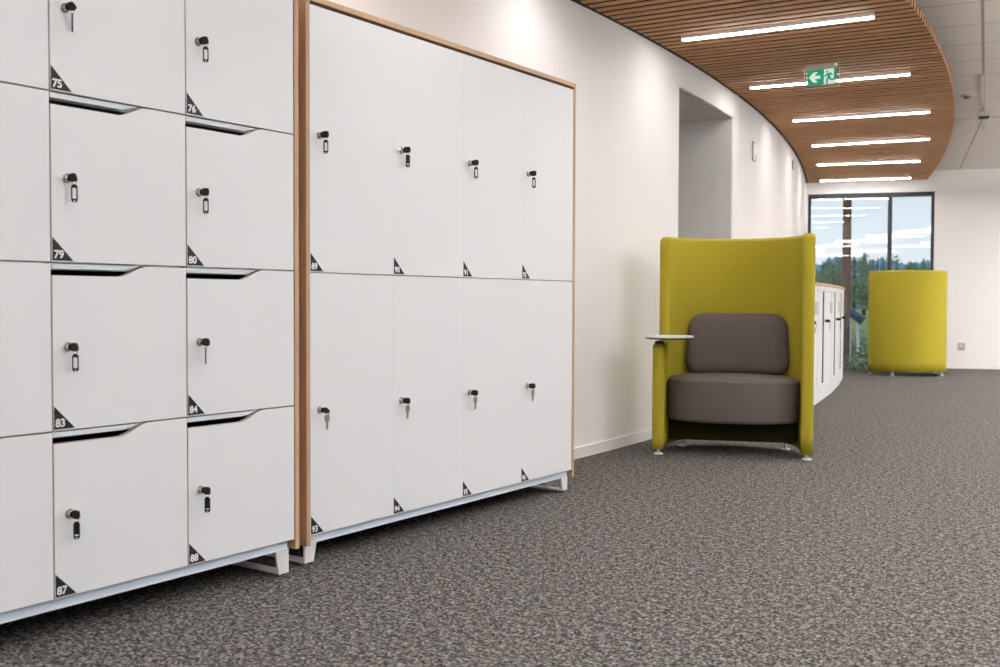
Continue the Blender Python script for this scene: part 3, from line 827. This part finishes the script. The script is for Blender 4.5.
# ------------------------------------------------------------------ wall notices, detector, sensor, socket
def wall_plate(s, z0, w, h, name, label, cat, red):
    n = WN(s); p = WP(s, 0.0)
    t = thing(name, label, cat, (p[0], p[1], 0), math.atan2(n[1], n[0]))       # local x out of the wall, y along it
    bm = B()
    box(bm, 0.001, 0.012, 0, w, z0, z0 + h)
    obj('plate_frame', bm, M['grey'], t, bevel=0.001, segs=1, label='dark plate edge')
    bm = B()
    e = 0.008
    box(bm, 0.012, 0.0135, e, w - 0.001, z0 + e, z0 + h - e, 0)
    if red:
        for k in range(3):
            box(bm, 0.0135, 0.0138, w * 0.18, w * 0.9, z0 + h * (0.60 + 0.1 * k), z0 + h * (0.625 + 0.1 * k), 1)
        for k in range(2): box(bm, 0.0135, 0.0138, w * (0.2 + 0.25 * k), w * (0.36 + 0.25 * k), z0 + h * 0.28, z0 + h * 0.38, 1)
        prism(bm, [(w * 0.82 + w * 0.14 * math.cos(k * PI / 6), z0 + h * 0.22 + h * 0.13 * math.sin(k * PI / 6)) for k in range(12)], 0.0135, 0.0142, 'x', 2)
    else:
        box(bm, 0.0135, 0.03, w * 0.45, w * 0.9, z0 + h * 0.12, z0 + h * 0.45, 0)
    obj('plate_face', bm, [M['numwhite'], M['ltgrey'], M['red']], t)
    return t
wall_plate(8.145, H + 1.145, 0.125, 0.152, 'wall_notice', 'small framed white notice with a red dot on the curved wall beside the opening', 'notice', True)
wall_plate(10.62, H + 1.375, 0.075, 0.085, 'wall_switch', 'small pale switch plate high on the curved wall near the window', 'switch', False)

t = thing('smoke_detector', 'small round detector flush on the ceiling tiles right of the slats', 'detector', (-1.781, 9.22, 0))
bm = B(); lathe(bm, [(0.055, ZC), (0.055, ZC - 0.008), (0.05, ZC - 0.010)], 24); obj('detector_base', bm, M['detector'], t)
bm = B(); lathe(bm, [(0.035, ZC - 0.010), (0.030, ZC - 0.026), (0.012, ZC - 0.03)], 20); obj('detector_head', bm, M['grey'], t, label='dark detector head')
t = thing('ceiling_sensor', 'boxy grey sensor hanging below the tiled ceiling at upper right', 'sensor', (-1.795, 9.98, 0), math.atan(0.25))
bm = B(); box(bm, -0.055, 0.055, -0.055, 0.055, ZC - 0.065, ZC - 0.022); obj('sensor_body', bm, M['detector'], t, bevel=0.006)
bm = B(); lathe(bm, [(0.012, ZC - 0.025), (0.012, ZC)], 12); obj('stem', bm, M['detector'], t)
bm = B(); box(bm, -0.038, 0.038, -0.057, 0.03, ZC - 0.080, ZC - 0.0652); obj('lens', bm, M['black'], t, label='black sensor lens')

t = thing('wall_socket', 'brushed steel wall socket low on the far wall', 'socket')
t.matrix_world = far_mtx(1.903, 0.0, 0.282)
bm = B(); box(bm, -0.040, 0.040, -0.010, 0, -0.044, 0.044); obj('socket_plate', bm, M['silver'], t, bevel=0.003)
bm = B(); lathe(bm, [(0.026, -0.0125), (0.028, -0.010)], 20, (0, 0, 0.004), 'y'); obj('socket_face', bm, M['detector'], t, label='pale round socket insert')

# ------------------------------------------------------------------ outside
bm = B()
def out_pt(t, d): p = FP + FD * t - FN * d; return (p.x, p.y)
prism(bm, [out_pt(-90, 0.3), out_pt(90, 0.3), out_pt(260, 420), out_pt(-260, 420)], -0.6, -0.25, 'z')
struct('ground_lawn', bm, M['lawn'])
bm = B(); prism(bm, [out_pt(-6, 0.26), out_pt(6, 0.26), out_pt(6, 2.2), out_pt(-6, 2.2)], -0.25, -0.02, 'z'); struct('terrace', bm, M['deck'])

ot = lambda t, d: far_mtx(t, -d, 0)
bm = B(); box(bm, -0.055, 0.055, -0.09, 0.09, -0.02, 2.7, 0, ot(0.522, 0.75))
o = obj('wooden_post', bm, M['post'], bevel=0.004); tag(o, 'brown wooden post standing outside the tall window', 'post')
rl = thing('spotlight_stand', 'blue grey tilted spotlight on a white stand outside the window', 'light')
rl.matrix_world = ot(0.62, 1.2)
for x, top in ((-0.03, 0.62), (0.085, 0.55)):
    bm = B(); lathe(bm, [(0.02, -0.02), (0.02, top)], 12, (x, 0, 0)); lathe(bm, [(0.045, -0.02), (0.045, -0.005)], 16, (x, 0, 0)); obj('stand_post', bm, M['legwhite'], rl, label='white upright')
bm = B()
mh = Matrix.Translation((0.04, 0, 0.66)) @ Matrix.Rotation(0.65, 4, 'Y')
vsb = len(bm.verts)
lathe(bm, [(0.02, -0.17), (0.06, -0.15), (0.065, 0.10), (0.075, 0.13), (0.07, 0.14)], 20, (0, 0, 0), 'x')
for v in bm.verts: v.co = mh @ v.co
hd = obj('lamp_head', bm, M['spot'], rl, smooth=False, label='blue grey lamp head')

def clump(bm, c, r, mi=0, sq=1.0, sub=2, amp=0.22):
    r0 = bmesh.ops.create_icosphere(bm, subdivisions=sub, radius=1.0)
    for v in r0['verts']:
        k = r * (1 + random.uniform(-amp, amp)); v.co = Vector((v.co.x * k, v.co.y * k, v.co.z * k * sq)) + Vector(c)
def leaves(bm, c, r, n, size, sq=1.0):
    for _ in range(n):
        d = Vector((random.gauss(0, 1), random.gauss(0, 1), random.gauss(0, 1))).normalized() * r * random.random() ** 0.4
        p = Vector(c) + Vector((d.x, d.y, d.z * sq))
        u = Vector((random.uniform(-1, 1), random.uniform(-1, 1), random.uniform(-0.6, 0.6))).normalized()
        v = u.cross(Vector((random.uniform(-1, 1), random.uniform(-1, 1), random.uniform(-1, 1)))).normalized()
        a = size * random.uniform(0.6, 1.3)
        quad(bm, [p - u * a, p - v * a * 0.5, p + u * a, p + v * a * 0.5])
def tree(t, d, h, kind, label):
    p = out_pt(t, d); zb = -0.25
    tr = thing('conifer_tree' if kind == 'conifer' else 'broadleaf_tree', label, 'tree', (p[0], p[1], zb), random.uniform(0, 6), 'trees beyond the window')
    bm = B(); lathe(bm, [(h * 0.03, 0), (h * 0.022, h * 0.4), (h * 0.008, h * 0.9)], 8); obj('trunk', bm, M['bark'], tr)
    bm = B()
    if kind == 'conifer':
        for k in range(9):                                   # ragged tiers of drooping branches
            z0 = h * (0.10 + 0.088 * k); z1 = min(h, z0 + h * 0.22); r = h * 0.21 * (1 - k / 9.5) + h * 0.012
            top = bm.verts.new((0, 0, z1)); ring = []
            for q in range(14):
                a = 2 * PI * q / 14; rr = r * random.uniform(0.65, 1.1)
                ring.append(bm.verts.new((rr * math.cos(a), rr * math.sin(a), z0 + random.uniform(-0.02, 0.02) * h)))
            for q in range(14): bm.faces.new([ring[q], ring[(q + 1) % 14], top])
            bm.faces.new(ring[::-1])
    else:
        for k in range(16):
            a = random.uniform(0, 2 * PI); q = random.uniform(0, 0.28) * h; z = random.uniform(0.28, 0.86)
            leaves(bm, (q * math.cos(a), q * math.sin(a), h * z), h * random.uniform(0.11, 0.18) * (1.15 - abs(z - 0.5)), 130, h * 0.022)
    obj('crown', bm, {'conifer': M['conifer'], 'broad': M['leaf'], 'yellow': M['leaf2']}[kind], tr)
# t is measured along the window wall where the view line crosses the window
import_dirs = Vector((0, 0))
def view(tw, dist):
    """point at the given distance on the ground in the direction seen through window position tw"""
    p = FP + FD * tw; d = p.normalized(); q = d * dist
    r = q - FP; return (r.dot(FD), -r.dot(FN))
trees = [(0.06, 70, 3.6, 'yellow', 'yellow green tree seen at the left edge of the tall window'),
         (0.20, 78, 4.2, 'broad', 'leafy green tree seen in the left pane left of the wooden post'),
         (0.34, 66, 3.7, 'yellow', 'pale green bushy tree just left of the wooden post outside'),
         (0.60, 74, 4.6, 'broad', 'leafy green tree just right of the wooden post outside'),
         (0.72, 92, 5.4, 'conifer', 'tall dark conifer seen through the left pane above the far lime chair'),
         (0.88, 84, 4.9, 'broad', 'leafy green tree left of the window mullion, above the far lime chair'),
         (0.95, 100, 5.2, 'conifer', 'dark conifer close left of the window mullion'),
         (1.12, 116, 5.6, 'conifer', 'dark conifer just right of the window mullion'),
         (1.28, 88, 4.8, 'broad', 'leafy green tree in the middle of the right pane'),
         (1.44, 112, 5.6, 'conifer', 'dark conifer at the right edge of the tall window')]
for tw, dist, h, kind, lab in trees:
    a, d = view(tw, dist); tree(a, d, h, kind, lab)
for tw, dist, h, lab in ((0.47, 17, 0.55, 'low green shrub at the foot of the wooden post outside'), (0.58, 19, 0.62, 'low green shrub behind the outdoor spotlight stand'), (0.74, 14, 0.55, 'low green shrub left of the far lime chair outside the window')):
    a, d = view(tw, dist); p = out_pt(a, d)
    bm = B()
    for k in range(12): leaves(bm, (random.uniform(-.35, .35), random.uniform(-.25, .25), random.uniform(0.1, h * 0.8)), random.uniform(0.12, 0.2), 90, 0.035)
    o = obj('shrub', bm, M['leaf'], loc=(p[0], p[1], -0.25)); tag(o, lab, 'shrub', 'shrubs outside the window')
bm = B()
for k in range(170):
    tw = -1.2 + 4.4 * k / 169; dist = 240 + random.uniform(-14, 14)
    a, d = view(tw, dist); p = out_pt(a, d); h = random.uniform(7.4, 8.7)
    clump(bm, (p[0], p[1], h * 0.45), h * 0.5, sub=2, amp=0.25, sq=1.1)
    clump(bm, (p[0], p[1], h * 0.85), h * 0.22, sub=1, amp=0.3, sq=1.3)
o = obj('far_forest', bm, M['forest']); o['kind'] = 'stuff'; o['label'] = 'forest along the horizon outside the window, coloured with blue haze'; o['category'] = 'forest'

# ------------------------------------------------------------------ sky
w = bpy.data.worlds.new('sky'); S.world = w; w.use_nodes = True
nt = w.node_tree; nt.nodes.clear()
out = nt.nodes.new('ShaderNodeOutputWorld'); bg = nt.nodes.new('ShaderNodeBackground')
tc = nt.nodes.new('ShaderNodeTexCoord'); mp = nt.nodes.new('ShaderNodeMapping'); mp.inputs['Scale'].default_value = (1, 1, 4.5)
nz = nt.nodes.new('ShaderNodeTexNoise'); nz.inputs['Scale'].default_value = 3.2; nz.inputs['Detail'].default_value = 6
cr = nt.nodes.new('ShaderNodeValToRGB')
cr.color_ramp.elements[0].position = 0.36; cr.color_ramp.elements[0].color = (0.79, 0.885, 0.965, 1)
cr.color_ramp.elements[1].position = 0.62; cr.color_ramp.elements[1].color = (0.90, 0.95, 0.99, 1)
nt.links.new(tc.outputs['Generated'], mp.inputs[0]); nt.links.new(mp.outputs[0], nz.inputs['Vector'])
nt.links.new(nz.outputs['Fac'], cr.inputs[0]); nt.links.new(cr.outputs[0], bg.inputs['Color'])
bg.inputs['Strength'].default_value = 1.0
nt.links.new(bg.outputs[0], out.inputs[0])

# ------------------------------------------------------------------ view
S.view_settings.view_transform = 'Standard'; S.view_settings.look = 'None'
S.view_settings.gamma = 1; S.view_settings.use_curve_mapping = False
S.view_settings.exposure = 0.0
S.cycles.use_denoising = True
S.cycles.max_bounces = 10; S.cycles.diffuse_bounces = 6; S.cycles.glossy_bounces = 5; S.cycles.transparent_max_bounces = 16
